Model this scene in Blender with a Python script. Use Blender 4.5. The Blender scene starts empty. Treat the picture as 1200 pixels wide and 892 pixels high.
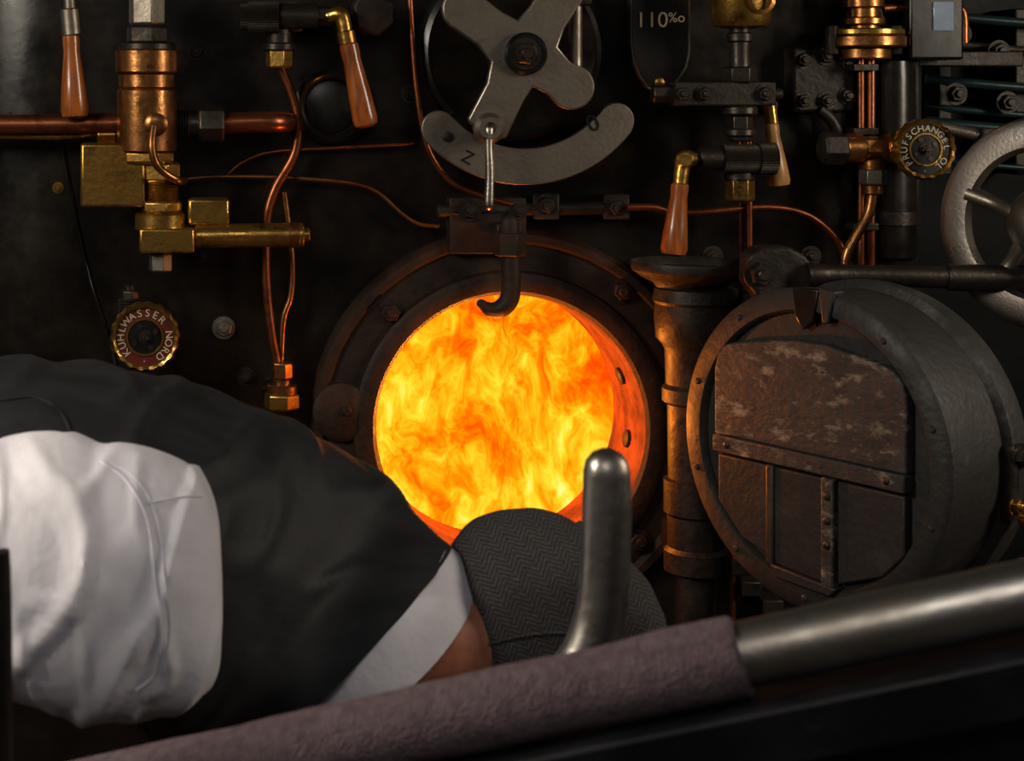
import bpy, math, random
from mathutils import Vector, Matrix, noise
random.seed(4)
scene=bpy.context.scene
scene.view_settings.view_transform='Standard'
V=Vector
C=V((-0.6,-3.0,1.6)); ZC=1.1; S=.0015
# survey helper: photo measurement -> real position on the backhead plane, or a plane y metres from it
def at(u,v,y=0.0):
    P=V(((u-600)*S,0,ZC-(v-446)*S)); return C+(P-C)*((y+3)/3)
def px(n,y=0.0): return n*S*(3+y)/3

# ---------------------------------------------------------------- materials
def newmat(name):
    m=bpy.data.materials.new(name); m.use_nodes=True
    nt=m.node_tree; nt.nodes.clear()
    return m,nt
def N(nt,t,**k):
    n=nt.nodes.new(t)
    for a,b in k.items(): setattr(n,a,b)
    return n
def pmat(name,c1,c2=None,metal=0.0,rough=.5,rvar=.12,scale=20,bump=.1,bscale=None,coat=0,stretch=(1,1,1),lo=.4,hi=.62,sheen=0,sss=0,c3=None,s3=4,lo3=.5,hi3=.6,spec=.5,bdist=.004):
    m,nt=newmat(name); L=nt.links.new
    out=N(nt,'ShaderNodeOutputMaterial'); b=N(nt,'ShaderNodeBsdfPrincipled'); L(b.outputs[0],out.inputs[0])
    tc=N(nt,'ShaderNodeTexCoord'); mp=N(nt,'ShaderNodeMapping'); mp.inputs['Scale'].default_value=stretch
    L(tc.outputs['Object'],mp.inputs[0])
    n1=N(nt,'ShaderNodeTexNoise'); n1.inputs['Scale'].default_value=scale; n1.inputs['Detail'].default_value=7; n1.inputs['Roughness'].default_value=.6
    L(mp.outputs[0],n1.inputs['Vector'])
    r=N(nt,'ShaderNodeValToRGB'); r.color_ramp.elements[0].position=lo; r.color_ramp.elements[1].position=hi
    c2=c2 or tuple(x*.7 for x in c1)
    r.color_ramp.elements[0].color=(*c1,1); r.color_ramp.elements[1].color=(*c2,1)
    L(n1.outputs[0],r.inputs[0])
    col=r.outputs[0]
    if c3:
        n3=N(nt,'ShaderNodeTexNoise'); n3.inputs['Scale'].default_value=s3; n3.inputs['Detail'].default_value=10; n3.inputs['Roughness'].default_value=.7
        L(mp.outputs[0],n3.inputs['Vector'])
        mr=N(nt,'ShaderNodeMapRange'); mr.inputs[1].default_value=lo3; mr.inputs[2].default_value=hi3
        L(n3.outputs[0],mr.inputs[0])
        mx=N(nt,'ShaderNodeMix',data_type='RGBA'); L(mr.outputs[0],mx.inputs[0]); L(col,mx.inputs[6]); mx.inputs[7].default_value=(*c3,1)
        col=mx.outputs[2]
    L(col,b.inputs['Base Color'])
    b.inputs['Metallic'].default_value=metal; b.inputs['Specular IOR Level'].default_value=spec
    m2=N(nt,'ShaderNodeMapRange'); m2.inputs[1].default_value=.3; m2.inputs[2].default_value=.7
    m2.inputs[3].default_value=max(.05,rough-rvar); m2.inputs[4].default_value=min(1,rough+rvar)
    L(n1.outputs[0],m2.inputs[0]); L(m2.outputs[0],b.inputs['Roughness'])
    b.inputs['Coat Weight'].default_value=coat; b.inputs['Coat Roughness'].default_value=.15
    b.inputs['Sheen Weight'].default_value=sheen
    if sss: b.inputs['Subsurface Weight'].default_value=sss; b.inputs['Subsurface Scale'].default_value=.01
    if bump:
        nb=N(nt,'ShaderNodeTexNoise'); nb.inputs['Scale'].default_value=bscale or scale*3; nb.inputs['Detail'].default_value=5
        L(mp.outputs[0],nb.inputs['Vector'])
        bp=N(nt,'ShaderNodeBump'); bp.inputs['Strength'].default_value=bump; bp.inputs['Distance'].default_value=bdist
        L(nb.outputs[0],bp.inputs['Height']); L(bp.outputs[0],b.inputs['Normal'])
    return m
M={}
M['black']=pmat('black_boiler_paint',(.006,.0052,.0045),(.012,.009,.006),.0,.25,.10,9,.10,40,c3=(.030,.016,.008),s3=5,lo3=.58,hi3=.8,spec=.36)
M['iron']=pmat('cast_iron',(.013,.0105,.008),(.026,.018,.013),.25,.5,.12,25,.35,90,spec=.4)
M['ring']=pmat('scorched_iron',(.016,.009,.006),(.034,.014,.007),.15,.6,.12,18,.4,70,spec=.35)
M['rim']=pmat('iron_lining_painted_glow',(.22,.055,.018),(.08,.022,.009),.0,.8,.1,15,.6,50,spec=.2)  # iron lining; the fire's red glow is put into its base colour
M['door']=pmat('door_iron',(.034,.032,.030),(.020,.019,.018),.3,.55,.12,18,.35,80,c3=(.065,.058,.050),s3=9,lo3=.55,hi3=.75)
M['liner']=pmat('burnt_door_liner',(.044,.042,.039),(.026,.025,.024),.15,.62,.1,14,.5,70,c3=(.27,.235,.175),s3=20,lo3=.54,hi3=.68,stretch=(1,1,2.0))
M['steel']=pmat('worn_steel',(.31,.27,.22),(.18,.155,.125),.9,.42,.1,14,.12,120)
M['polish']=pmat('polished_steel',(.58,.53,.48),(.42,.37,.32),1,.30,.08,10,.08,200)
M['rail']=pmat('handled_steel',(.52,.49,.45),(.32,.285,.24),.95,.34,.10,12,.15,90,c3=(.22,.13,.05),s3=5,lo3=.53,hi3=.68)
M['dsteel']=pmat('dark_steel',(.065,.054,.044),(.032,.026,.021),.8,.4,.1,30,.2,120)
GR=dict(c3=(.05,.024,.010),s3=22,lo3=.54,hi3=.70)
M['brass']=pmat('brass',(.62,.37,.085),(.31,.16,.038),.92,.29,.1,18,.15,120,**GR)
M['bronze']=pmat('bronze',(.46,.205,.065),(.21,.083,.028),.92,.31,.1,14,.15,100,**GR)
M['copper']=pmat('copper',(.44,.14,.06),(.18,.056,.024),.92,.34,.1,14,.1,120,**GR)
M['wood']=pmat('varnished_wood',(.42,.115,.018),(.16,.036,.008),0,.3,.05,22,.05,60,coat=.6,stretch=(3,3,.4))
M['woody']=pmat('worn_ash_wood',(.50,.25,.07),(.30,.13,.035),0,.4,.05,22,.05,60,coat=.3,stretch=(3,3,.4))
M['vest']=pmat('waistcoat_cloth',(.017,.018,.020),(.024,.0255,.028),0,.62,.05,12,.35,5,stretch=(1,2,1.6),spec=.28,bdist=.02)
M['shirt']=pmat('white_cotton',(.76,.74,.80),(.68,.66,.73),0,.8,.05,12,.6,9,bdist=.016)
M['trouser']=pmat('dark_trousers',(.02,.02,.022),(.03,.03,.033),0,.85,.05,40,.3,200)
M['boot']=pmat('boot_leather',(.015,.012,.01),(.03,.02,.015),0,.4,.1,30,.2,90)
M['skin']=pmat('skin',(.52,.21,.12),(.42,.15,.09),0,.5,.05,40,.15,220,sss=.15)
M['hair']=pmat('grey_hair',(.16,.14,.12),(.08,.07,.06),0,.7,.05,200,.5,300)
M['eye']=pmat('eye_white',(.7,.7,.68),(.65,.6,.58),0,.2,.05,20,0)
M['iris']=pmat('iris',(.05,.08,.1),(.02,.03,.05),0,.2,.05,50,0)
M['lip']=pmat('lips',(.4,.12,.09),(.35,.1,.08),0,.5,.05,50,0)
M['panel']=pmat('panel_paint',(.006,.006,.007),(.010,.010,.014),.1,.45,.1,14,.2,60,c3=(.03,.03,.034),s3=30,lo3=.62,hi3=.75,spec=.3)
M['plank']=pmat('floor_planks',(.07,.045,.03),(.03,.02,.015),0,.8,.1,8,.5,40,stretch=(.3,4,1))
M['wall']=pmat('cab_wall_paint',(.004,.005,.005),(.007,.008,.008),0,.55,.1,8,.2,40,spec=.10)
M['teal']=pmat('teal_paint',(.012,.035,.038),(.008,.018,.018),.2,.3,.1,10,.1,40)
M['brick']=pmat('firebrick',(.25,.1,.05),(.12,.05,.03),0,.9,.05,14,.5,40)
M['white']=pmat('dial_white',(.60,.50,.32),(.45,.38,.25),0,.5,.05,14,0)
M['red']=pmat('red_enamel',(.11,.016,.010),(.07,.010,.008),0,.4,.05,14,0)
M['blackgloss']=pmat('black_enamel',(.006,.006,.006),(.010,.009,.008),0,.28,.05,14,.05)
M['glass']=pmat('gauge_glass',(.35,.42,.55),(.2,.26,.36),.2,.1,.05,8,0)

def herring():
    m,nt=newmat('herringbone_tweed'); L=nt.links.new
    out=N(nt,'ShaderNodeOutputMaterial'); b=N(nt,'ShaderNodeBsdfPrincipled'); L(b.outputs[0],out.inputs[0])
    b.inputs['Roughness'].default_value=.9; b.inputs['Specular IOR Level'].default_value=.2
    tc=N(nt,'ShaderNodeTexCoord'); mp=N(nt,'ShaderNodeMapping'); mp.inputs['Rotation'].default_value=(0,math.radians(28),0)
    L(tc.outputs['Object'],mp.inputs[0]); sp=N(nt,'ShaderNodeSeparateXYZ'); L(mp.outputs[0],sp.inputs[0])
    def mth(op,a,bv=None):
        n=N(nt,'ShaderNodeMath',operation=op)
        for i,x in enumerate((a,bv)):
            if x is None: continue
            if isinstance(x,(int,float)): n.inputs[i].default_value=x
            else: L(x,n.inputs[i])
        return n.outputs[0]
    zig=mth('PINGPONG',mth('MULTIPLY',sp.outputs[0],82),1.0)
    rows=mth('ADD',mth('MULTIPLY',sp.outputs[2],160),mth('MULTIPLY',sp.outputs[1],60))
    a=mth('ADD',rows,mth('MULTIPLY',zig,2.0))
    st=mth('PINGPONG',a,.5)
    no=N(nt,'ShaderNodeTexNoise'); no.inputs['Scale'].default_value=250; L(tc.outputs['Object'],no.inputs['Vector'])
    f=mth('MULTIPLY',mth('ADD',mth('MULTIPLY',st,1.5),.08),mth('MULTIPLY',no.outputs[0],1.7))
    mx=N(nt,'ShaderNodeMix',data_type='RGBA'); L(f,mx.inputs[0])
    mx.inputs[6].default_value=(.017,.016,.017,1); mx.inputs[7].default_value=(.105,.097,.095,1)
    L(mx.outputs[2],b.inputs['Base Color'])
    bp=N(nt,'ShaderNodeBump'); bp.inputs['Strength'].default_value=.2; bp.inputs['Distance'].default_value=.001
    L(f,bp.inputs['Height']); L(bp.outputs[0],b.inputs['Normal'])
    return m
M['tweed']=herring()
def knit():
    m=pmat('knitted_wool',(.200,.145,.155),(.115,.080,.088),0,.95,.02,110,.0,lo=.35,hi=.7,spec=.15)
    nt=m.node_tree; L=nt.links.new; b=[n for n in nt.nodes if n.type=='BSDF_PRINCIPLED'][0]
    tc=N(nt,'ShaderNodeTexCoord'); w=N(nt,'ShaderNodeTexVoronoi'); w.inputs['Scale'].default_value=380; L(tc.outputs['Object'],w.inputs['Vector'])
    bp=N(nt,'ShaderNodeBump'); bp.inputs['Strength'].default_value=.8; bp.inputs['Distance'].default_value=.002
    L(w.outputs[0],bp.inputs['Height']); L(bp.outputs[0],b.inputs['Normal'])
    return m
M['knit']=knit()
def fire():
    m,nt=newmat('flames'); L=nt.links.new
    out=N(nt,'ShaderNodeOutputMaterial'); e=N(nt,'ShaderNodeEmission'); L(e.outputs[0],out.inputs[0])
    tc=N(nt,'ShaderNodeTexCoord'); mp=N(nt,'ShaderNodeMapping'); mp.inputs['Scale'].default_value=(1,.5,.58); mp.inputs['Rotation'].default_value=(0,.5,0)
    L(tc.outputs['Object'],mp.inputs[0])
    def warp(src,scale,amt,det):
        w=N(nt,'ShaderNodeTexNoise'); w.inputs['Scale'].default_value=scale; w.inputs['Detail'].default_value=det; L(src,w.inputs['Vector'])
        sub=N(nt,'ShaderNodeVectorMath',operation='SUBTRACT'); L(w.outputs[1],sub.inputs[0]); sub.inputs[1].default_value=(.5,.5,.5)
        sc=N(nt,'ShaderNodeVectorMath',operation='SCALE'); L(sub.outputs[0],sc.inputs[0]); sc.inputs['Scale'].default_value=amt
        ad=N(nt,'ShaderNodeVectorMath',operation='ADD'); L(src,ad.inputs[0]); L(sc.outputs[0],ad.inputs[1]); return ad.outputs[0]
    p=warp(mp.outputs[0],4.5,.24,3); p=warp(p,18,.05,2)
    n=N(nt,'ShaderNodeTexNoise'); n.inputs['Scale'].default_value=17; n.inputs['Detail'].default_value=12; n.inputs['Roughness'].default_value=.66; n.inputs['Distortion'].default_value=.25
    L(p,n.inputs['Vector'])
    n3=N(nt,'ShaderNodeTexNoise',noise_type='RIDGED_MULTIFRACTAL'); n3.inputs['Scale'].default_value=15; n3.inputs['Detail'].default_value=5; n3.inputs['Roughness'].default_value=.6
    L(p,n3.inputs['Vector'])
    rm=N(nt,'ShaderNodeMapRange'); rm.inputs[1].default_value=.2; rm.inputs[2].default_value=1.6; rm.inputs[3].default_value=-.07; rm.inputs[4].default_value=.16; L(n3.outputs[0],rm.inputs[0])
    n2=N(nt,'ShaderNodeTexNoise'); n2.inputs['Scale'].default_value=5; n2.inputs['Detail'].default_value=3
    L(mp.outputs[0],n2.inputs['Vector'])
    sp=N(nt,'ShaderNodeSeparateXYZ'); L(tc.outputs['Object'],sp.inputs[0])
    gr=N(nt,'ShaderNodeMapRange'); gr.inputs[1].default_value=.65; gr.inputs[2].default_value=1.25; gr.inputs[3].default_value=.09; gr.inputs[4].default_value=-.05
    L(sp.outputs[2],gr.inputs[0])
    def add(x,y):
        a=N(nt,'ShaderNodeMath',operation='ADD'); L(x,a.inputs[0]); L(y,a.inputs[1]); return a.outputs[0]
    k=N(nt,'ShaderNodeMath',operation='MULTIPLY_ADD'); L(n2.outputs[0],k.inputs[0]); k.inputs[1].default_value=.38; k.inputs[2].default_value=-.19
    v=add(add(add(n.outputs[0],gr.outputs[0]),k.outputs[0]),rm.outputs[0])
    r=N(nt,'ShaderNodeValToRGB'); cr=r.color_ramp
    cr.elements[0].position=.26; cr.elements[0].color=(.80,.055,.0,1)
    cr.elements[1].position=.78; cr.elements[1].color=(1,.92,.34,1)
    for q,c in ((.35,(1,.13,.0,1)),(.43,(1,.25,.001,1)),(.51,(1,.42,.006,1)),(.61,(1,.66,.03,1))):
        x=cr.elements.new(q); x.color=c
    L(v,r.inputs[0]); L(r.outputs[0],e.inputs[0]); e.inputs[1].default_value=1.25
    return m
M['fire']=fire()

# ---------------------------------------------------------------- mesh helpers
GROUPS=[]
def grp(name):
    e=bpy.data.objects.new(name,None); scene.collection.objects.link(e); e.empty_display_size=.05; GROUPS.append(e); return e
def mk(name,verts,faces,mat,parent=None,smooth=38,bevel=0,seg=2,uvs=None):
    me=bpy.data.meshes.new(name); me.from_pydata([tuple(v) for v in verts],[],faces)
    me.materials.append(M[mat] if isinstance(mat,str) else mat)
    import bmesh
    bm=bmesh.new(); bm.from_mesh(me); bmesh.ops.recalc_face_normals(bm,faces=bm.faces); bm.to_mesh(me); bm.free()
    if smooth:
        me.polygons.foreach_set('use_smooth',[True]*len(me.polygons))
        me.set_sharp_from_angle(angle=math.radians(smooth))
    ob=bpy.data.objects.new(name,me); scene.collection.objects.link(ob)
    if parent: ob.parent=parent
    if bevel:
        b=ob.modifiers.new('bevel','BEVEL'); b.width=bevel; b.segments=seg; b.limit_method='ANGLE'; b.angle_limit=math.radians(30)
    return ob
def frame(axis):
    return V(axis).normalized().to_track_quat('Z','Y').to_matrix()
def lathe(parent,name,o,axis,prof,mat,n=36,caps=True,bevel=0,off=0,smooth=38):
    R=frame(axis); o=V(o); vs=[];fs=[]
    for r,h in prof:
        for k in range(n):
            a=2*math.pi*k/n+off; vs.append(o+R@V((r*math.cos(a),r*math.sin(a),h)))
    for i in range(len(prof)-1):
        for k in range(n):
            k2=(k+1)%n; fs.append((i*n+k,i*n+k2,(i+1)*n+k2,(i+1)*n+k))
    if caps:
        fs.append(tuple(range(n))); b=(len(prof)-1)*n; fs.append(tuple(b+k for k in range(n)))
    return mk(name,vs,fs,mat,parent,smooth,bevel)
def seg(parent,name,p1,p2,r,kind,mat):
    p1=V(p1);p2=V(p2);d=p2-p1;Ln=d.length
    if kind=='c':
        b=min(r*.15,Ln*.2,.003); return lathe(parent,name,p1,d,[(r-b,0),(r,b),(r,Ln-b),(r-b,Ln)],mat)
    if kind=='h':
        b=min(r*.12,Ln*.2); return lathe(parent,name,p1,d,[(r-b,0),(r,b),(r,Ln-b),(r-b,Ln)],mat,n=6,off=.26,smooth=25,bevel=.0012)
    if kind=='s':
        return lathe(parent,name,p1,d,[(r*1.41,0),(r*1.41,Ln)],mat,n=4,off=math.pi/4,smooth=25,bevel=.003)
    if kind=='t':
        k=max(3,int(Ln/.0045)); pr=[]
        for i in range(k):
            pr+= [(r*.88,Ln*i/k),(r,Ln*(i+.5)/k)]
        pr.append((r*.88,Ln)); return lathe(parent,name,p1,d,pr,mat,n=28,smooth=20)
    if kind=='k':   # knurled
        R=frame(d); n=40; vs=[];fs=[]
        for h in (0,Ln):
            for k in range(n*2):
                a=math.pi*k/n; rr=r*(1 if k%2 else .93); vs.append(p1+R@V((rr*math.cos(a),rr*math.sin(a),h)))
        m=n*2
        for k in range(m): fs.append((k,(k+1)%m,m+(k+1)%m,m+k))
        fs+= [tuple(range(m)),tuple(range(m,2*m))]
        return mk(name,vs,fs,mat,parent,20)
def vstack(parent,u,y,items):
    for i,(v0,v1,w,kind,mat) in enumerate(items):
        seg(parent,f'segment_{i+1}',at(u,v0,y),at(u,v1,y),px(w/2,y),kind,mat)
def hstack(parent,v,y,items):
    for i,(u0,u1,w,kind,mat) in enumerate(items):
        seg(parent,f'body_{i+1}',at(u0,v,y),at(u1,v,y),px(w/2,y),kind,mat)
def cat(pts,sub=8):
    P=[V(p) for p in pts]
    if sub==1: return P
    if len(P)==2: return [P[0].lerp(P[1],i/4) for i in range(5)]
    Q=[P[0]*2-P[1]]+P+[P[-1]*2-P[-2]]; out=[]
    for i in range(1,len(Q)-2):
        a,b,c,d=Q[i-1:i+3]
        for k in range(sub):
            t=k/sub; out.append(.5*((2*b)+(c-a)*t+(2*a-5*b+4*c-d)*t*t+(3*b-a-3*c+d)*t**3))
    out.append(P[-1]); return out
def sweep(parent,name,pts,r,mat,n=14,sub=8,disp=None,round_end=False,raw=False):
    rs=r if isinstance(r,(list,tuple)) else [r]*len(pts)
    path=cat(pts,sub)
    m=len(path); R=[]
    for i in range(m):
        f=i/(m-1)*(len(rs)-1); k=min(int(f),len(rs)-2); t=f-k; t=t*t*(3-2*t); R.append(rs[k]*(1-t)+rs[k+1]*t)
    if round_end:
        d0=(path[0]-path[1]).normalized(); d1=(path[-1]-path[-2]).normalized()
        pre=[];post=[]
        for a in (75,50,25):
            s=math.sin(math.radians(a)); c=math.cos(math.radians(a)); pre.append((path[0]+d0*R[0]*s,R[0]*c)); 
        for a in (25,50,75):
            s=math.sin(math.radians(a)); c=math.cos(math.radians(a)); post.append((path[-1]+d1*R[-1]*s,R[-1]*c))
        path=[p for p,_ in pre]+path+[p for p,_ in post]; R=[x for _,x in pre]+R+[x for _,x in post]; m=len(path)
    vs=[];fs=[]; T=(path[1]-path[0]).normalized(); nrm=T.orthogonal().normalized()
    for i,p in enumerate(path):
        t=(path[min(i+1,m-1)]-path[max(i-1,0)]).normalized()
        nrm=(nrm-t*nrm.dot(t)).normalized(); bn=t.cross(nrm)
        for k in range(n):
            a=2*math.pi*k/n; dd=nrm*math.cos(a)+bn*math.sin(a); rr=R[i]
            q=p+dd*rr
            if disp: q=q+dd*disp(q)
            vs.append(q)
    for i in range(m-1):
        for k in range(n):
            k2=(k+1)%n; fs.append((i*n+k,i*n+k2,(i+1)*n+k2,(i+1)*n+k))
    fs+=[tuple(range(n)),tuple((m-1)*n+k for k in range(n))]
    if raw: return vs,fs
    return mk(name,vs,fs,mat,parent,50)
def pipe(parent,name,uv,y,w,mat):
    pts=[at(p[0],p[1],p[2] if len(p)>2 else y) for p in uv]
    return sweep(parent,name,pts,px(w/2,y),mat)
def box(parent,name,u0,v0,u1,v1,yf,yb,mat,bevel=.003):
    a=at(u0,v0,yf); b=at(u1,v1,yf); x0,x1=sorted((a.x,b.x)); z0,z1=sorted((a.z,b.z))
    return wbox(parent,name,x0,x1,yf,yb,z0,z1,mat,bevel)
def wbox(parent,name,x0,x1,y0,y1,z0,z1,mat,bevel=.003):
    vs=[(x,y,z) for x in (x0,x1) for y in (y0,y1) for z in (z0,z1)]
    fs=[(0,1,3,2),(4,5,7,6),(0,1,5,4),(2,3,7,6),(0,2,6,4),(1,3,7,5)]
    return mk(name,vs,fs,mat,parent,30,bevel)
def plate(parent,name,uv,y,th,mat,bevel=.002):
    n=len(uv); F=[at(u,v,y) for u,v in uv]; B=[p+V((0,th,0)) for p in F]
    fs=[tuple(range(n)),tuple(range(2*n-1,n-1,-1))]+[(i,(i+1)%n,n+(i+1)%n,n+i) for i in range(n)]
    return mk(name,F+B,fs,mat,parent,30,bevel)
def bolt(parent,name,p,axis,r,mat='dsteel'):
    p=V(p);a=V(axis).normalized()
    lathe(parent,name+'_washer',p,a,[(r*1.35,0),(r*1.35,r*.2)],mat,n=20)
    lathe(parent,name+'_head',p,a,[(r,r*.15),(r,r*.8),(r*.86,r*.95)],mat,n=6,smooth=25,off=random.random())
    lathe(parent,name+'_stud',p,a,[(r*.5,r*.8),(r*.5,r*1.25),(r*.4,r*1.35)],mat,n=14)
FRONT=V((0,-1,0))
def textm(parent,name,s,size,mat,Mx):
    cu=bpy.data.curves.new(name,'FONT'); cu.body=s; cu.size=size; cu.extrude=.0004; cu.align_x='CENTER'; cu.align_y='CENTER'
    ob=bpy.data.objects.new(name+'_tmp',cu); scene.collection.objects.link(ob); bpy.context.view_layer.update()
    me=bpy.data.meshes.new_from_object(ob); bpy.data.objects.remove(ob); me.transform(Mx)
    me.materials.clear(); me.materials.append(M[mat]); o=bpy.data.objects.new(name,me); scene.collection.objects.link(o); o.parent=parent
RX=Matrix.Rotation(math.pi/2,4,'X')
def ringtext(parent,s,c,r,size,mat,start=-120,step=13):
    for i,ch in enumerate(s):
        if ch==' ': continue
        a=math.radians(start+i*step); p=c+V((r*math.sin(a),0,r*math.cos(a)))
        textm(parent,f'letter_{i+1}',ch,size,mat,Matrix.Translation(p)@Matrix.Rotation(a,4,'Y')@RX)

# ---------------------------------------------------------------- shell
HX,HZ=-0.008,1.020
def backhead():
    nx,nz=150,110; x0,x1,z0,z1=-1.12,.715,.12,2.3; vs=[];fs=[]
    def Y(x):
        if x<-.78: d=min((-.78-x)/.34,1); return .34*(1-math.sqrt(max(0,1-d*d)))
        return 0
    for j in range(nz+1):
        for i in range(nx+1):
            x=x0+(x1-x0)*i/nx; z=z0+(z1-z0)*j/nz; vs.append((x,Y(x),z))
    for j in range(nz):
        for i in range(nx):
            cx=x0+(x1-x0)*(i+.5)/nx; cz=z0+(z1-z0)*(j+.5)/nz
            if math.hypot(cx-HX,cz-HZ)<.27: continue
            a=j*(nx+1)+i; fs.append((a,a+1,a+nx+2,a+nx+1))
    g=grp('boiler_backhead'); mk('plate',vs,fs,'black',g)
    wbox(g,'side_flange',.70,.72,.001,.24,.12,2.3,'wall',0)
    sweep(g,'lap_seam',[at(72,170,-.003),at(85,240,-.003),at(105,330,-.003),at(130,410,-.003),at(150,520,-.003)],.004,'black')
    for i,(u,v,r,m) in enumerate([(68,220,5,'brass'),(12,138,5,'dsteel'),(262,384,10,'steel'),(288,441,8,'iron'),(230,60,8,'iron'),(700,310,8,'iron'),(480,110,8,'iron'),(930,70,8,'dsteel'),(835,300,9,'iron'),(1040,330,9,'iron'),(1045,355,9,'iron'),(235,300,6,'iron')]):
        bolt(g,f'bolt_{i+1}',at(u,v,0),FRONT,px(r),m)
    lathe(g,'inspection_ring',at(388,125,0),FRONT,[(px(44),0),(px(44),.014),(px(38),.02),(px(33),.014),(px(31),.002)],'black',caps=False)
    lathe(g,'inspection_plug',at(388,125,0),FRONT,[(px(30),0),(px(30),.004),(px(20),.008)],'blackgloss')
    return g
backhead()
wbox(None,'floor',-3,3,-4,0.0,.06,.12,'plank',0)
wbox(None,'ceiling',-2.2,2.2,-2.2,1.2,2.55,2.6,'wall',0)
wbox(None,'wall_front_left',-2.2,-1.1,.36,.40,.12,2.55,'wall',0)
wbox(None,'wall_front_right',.88,2.2,.36,.40,.12,2.55,'wall',0)
wbox(None,'wall_right',1.75,1.8,-2.0,.36,.12,1.3,'wall',0)
wbox(None,'wall_left',-2.2,-2.15,-2.0,.36,.12,1.2,'wall',0)

# firebox and flames
g=grp('firebox')
for nm,a in (('side_left',(-.72,-.68,.03,1.05,.4,1.7)),('side_right',(.66,.70,.03,1.05,.4,1.7)),('back',(-.72,.70,1.05,1.09,.4,1.7)),('crown',(-.72,.70,.03,1.09,1.7,1.74)),('grate',(-.72,.70,.03,1.09,.36,.4))):
    wbox(g,nm,*a,'brick',0)
vs=[];fs=[];n=60
for j in range(n+1):
    for i in range(n+1):
        a=i/n*2-1;b=j/n*2-1; x=a*.66; z=1.02+b*.58
        y=.36+.5*(1-(a*a*.5+b*b*.5))+.05*noise.noise(V((x*5,0,z*4)))
        vs.append((x,y,z))
for j in range(n):
    for i in range(n):
        k=j*(n+1)+i; fs.append((k,k+1,k+n+2,k+n+1))
mk('flames',vs,fs,'fire',g,60)

# ---------------------------------------------------------------- firehole
g=grp('firehole_ring')
o=V((HX,0,HZ)); r0=.231
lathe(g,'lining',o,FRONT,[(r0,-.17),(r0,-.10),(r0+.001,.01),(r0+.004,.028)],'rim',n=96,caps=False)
lathe(g,'flange',o,FRONT,[(r0+.004,.028),(r0+.010,.036),(r0+.030,.040),(r0+.042,.034),(r0+.046,.022),(r0+.090,.020),(r0+.097,.030),(r0+.109,.030),(r0+.116,.022),(r0+.119,-.002)],'ring',n=96,caps=False)
lathe(g,'tube_shell',o,FRONT,[(r0,-.17),(r0+.05,-.16),(r0+.05,.01)],'ring',n=64,caps=False)
for i,(u,v) in enumerate([(405,480),(457,366),(728,341),(747,634)]):
    bolt(g,f'bolt_{i+1}',at(u,v,-.022),FRONT,px(11),'ring')
lathe(g,'lug_left',at(400,482,-.02),FRONT,[(px(34),-.02),(px(34),.012),(px(28),.018)],'ring')
for i in range(2):
    t=.35-.5*i; lathe(g,f'lining_stud_{i+1}',V((HX+r0*.985*math.cos(t),.06,HZ+r0*.985*math.sin(t))),(-math.cos(t),0,-math.sin(t)),[(.016,-.02),(.016,.002),(.010,.005)],'ring',n=16)
g2=grp('door_latch_hook')
box(g2,'bracket',527,232,617,298,-.045,-.001,'ring')
sweep(g2,'hook',[at(a,b,-.085) for a,b in ((597,262),(598,300),(599,330),(597,350),(588,361),(575,363),(564,356))],[.0165,.0165,.0165,.0165,.016,.013,.008],'ring',round_end=True)
seg(g2,'collar',at(597,272,-.085),at(597,300,-.085),.028,'h','ring')
wbox(g2,'hook_arm',at(590,0,-.085).x-.012,at(590,0,-.085).x+.03,-.09,-.04,at(0,282,-.08).z,at(0,262,-.08).z,'iron')
seg(g2,'shaft',at(512,247,-.035),at(735,243,-.035),px(8),'c','iron')
for i,(u,v,r) in enumerate([(550,246,11),(607,246,9),(640,240,11),(722,243,10)]):
    bolt(g2,f'bolt_{i+1}',at(u,v,-.046),FRONT,px(r*.9),'iron')
for i,u in enumerate((640,722)): seg(g2,f'boss_{i+1}',at(u,242,0),at(u,242,-.048),px(15),'s','iron')

# hinge post with oil cup
g=grp('door_hinge_post')
yp=-.11
def vl(name,u,prof,mat,gg,y=yp):
    base=at(u,prof[0][0],y)
    return lathe(gg,name,base,(0,0,-1),[(px(w,y),base.z-at(u,v,y).z) for v,w in prof],mat,n=48)
vl('oil_cup',810,[(316,56),(316,62),(308,67),(306,69),(309,70),(316,69),(324,58),(331,44),(337,40)],'iron',g)
vl('post',815,[(335,40),(338,47),(352,49),(356,46),(372,47),(396,45),(404,38),(410,35),(450,34),(455,38),(470,38),(474,32),(560,31),(562,36),(600,36),(604,32),(640,32),(645,36),(668,36),(672,24),(760,22)],'iron',g)
for i,v in enumerate((360,640)):
    a=at(812,v,yp); wbox(g,f'lug_{i+1}',a.x-.03,a.x+.05,-.10,-.0,a.z-.03,a.z+.03,'ring',.008)

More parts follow.
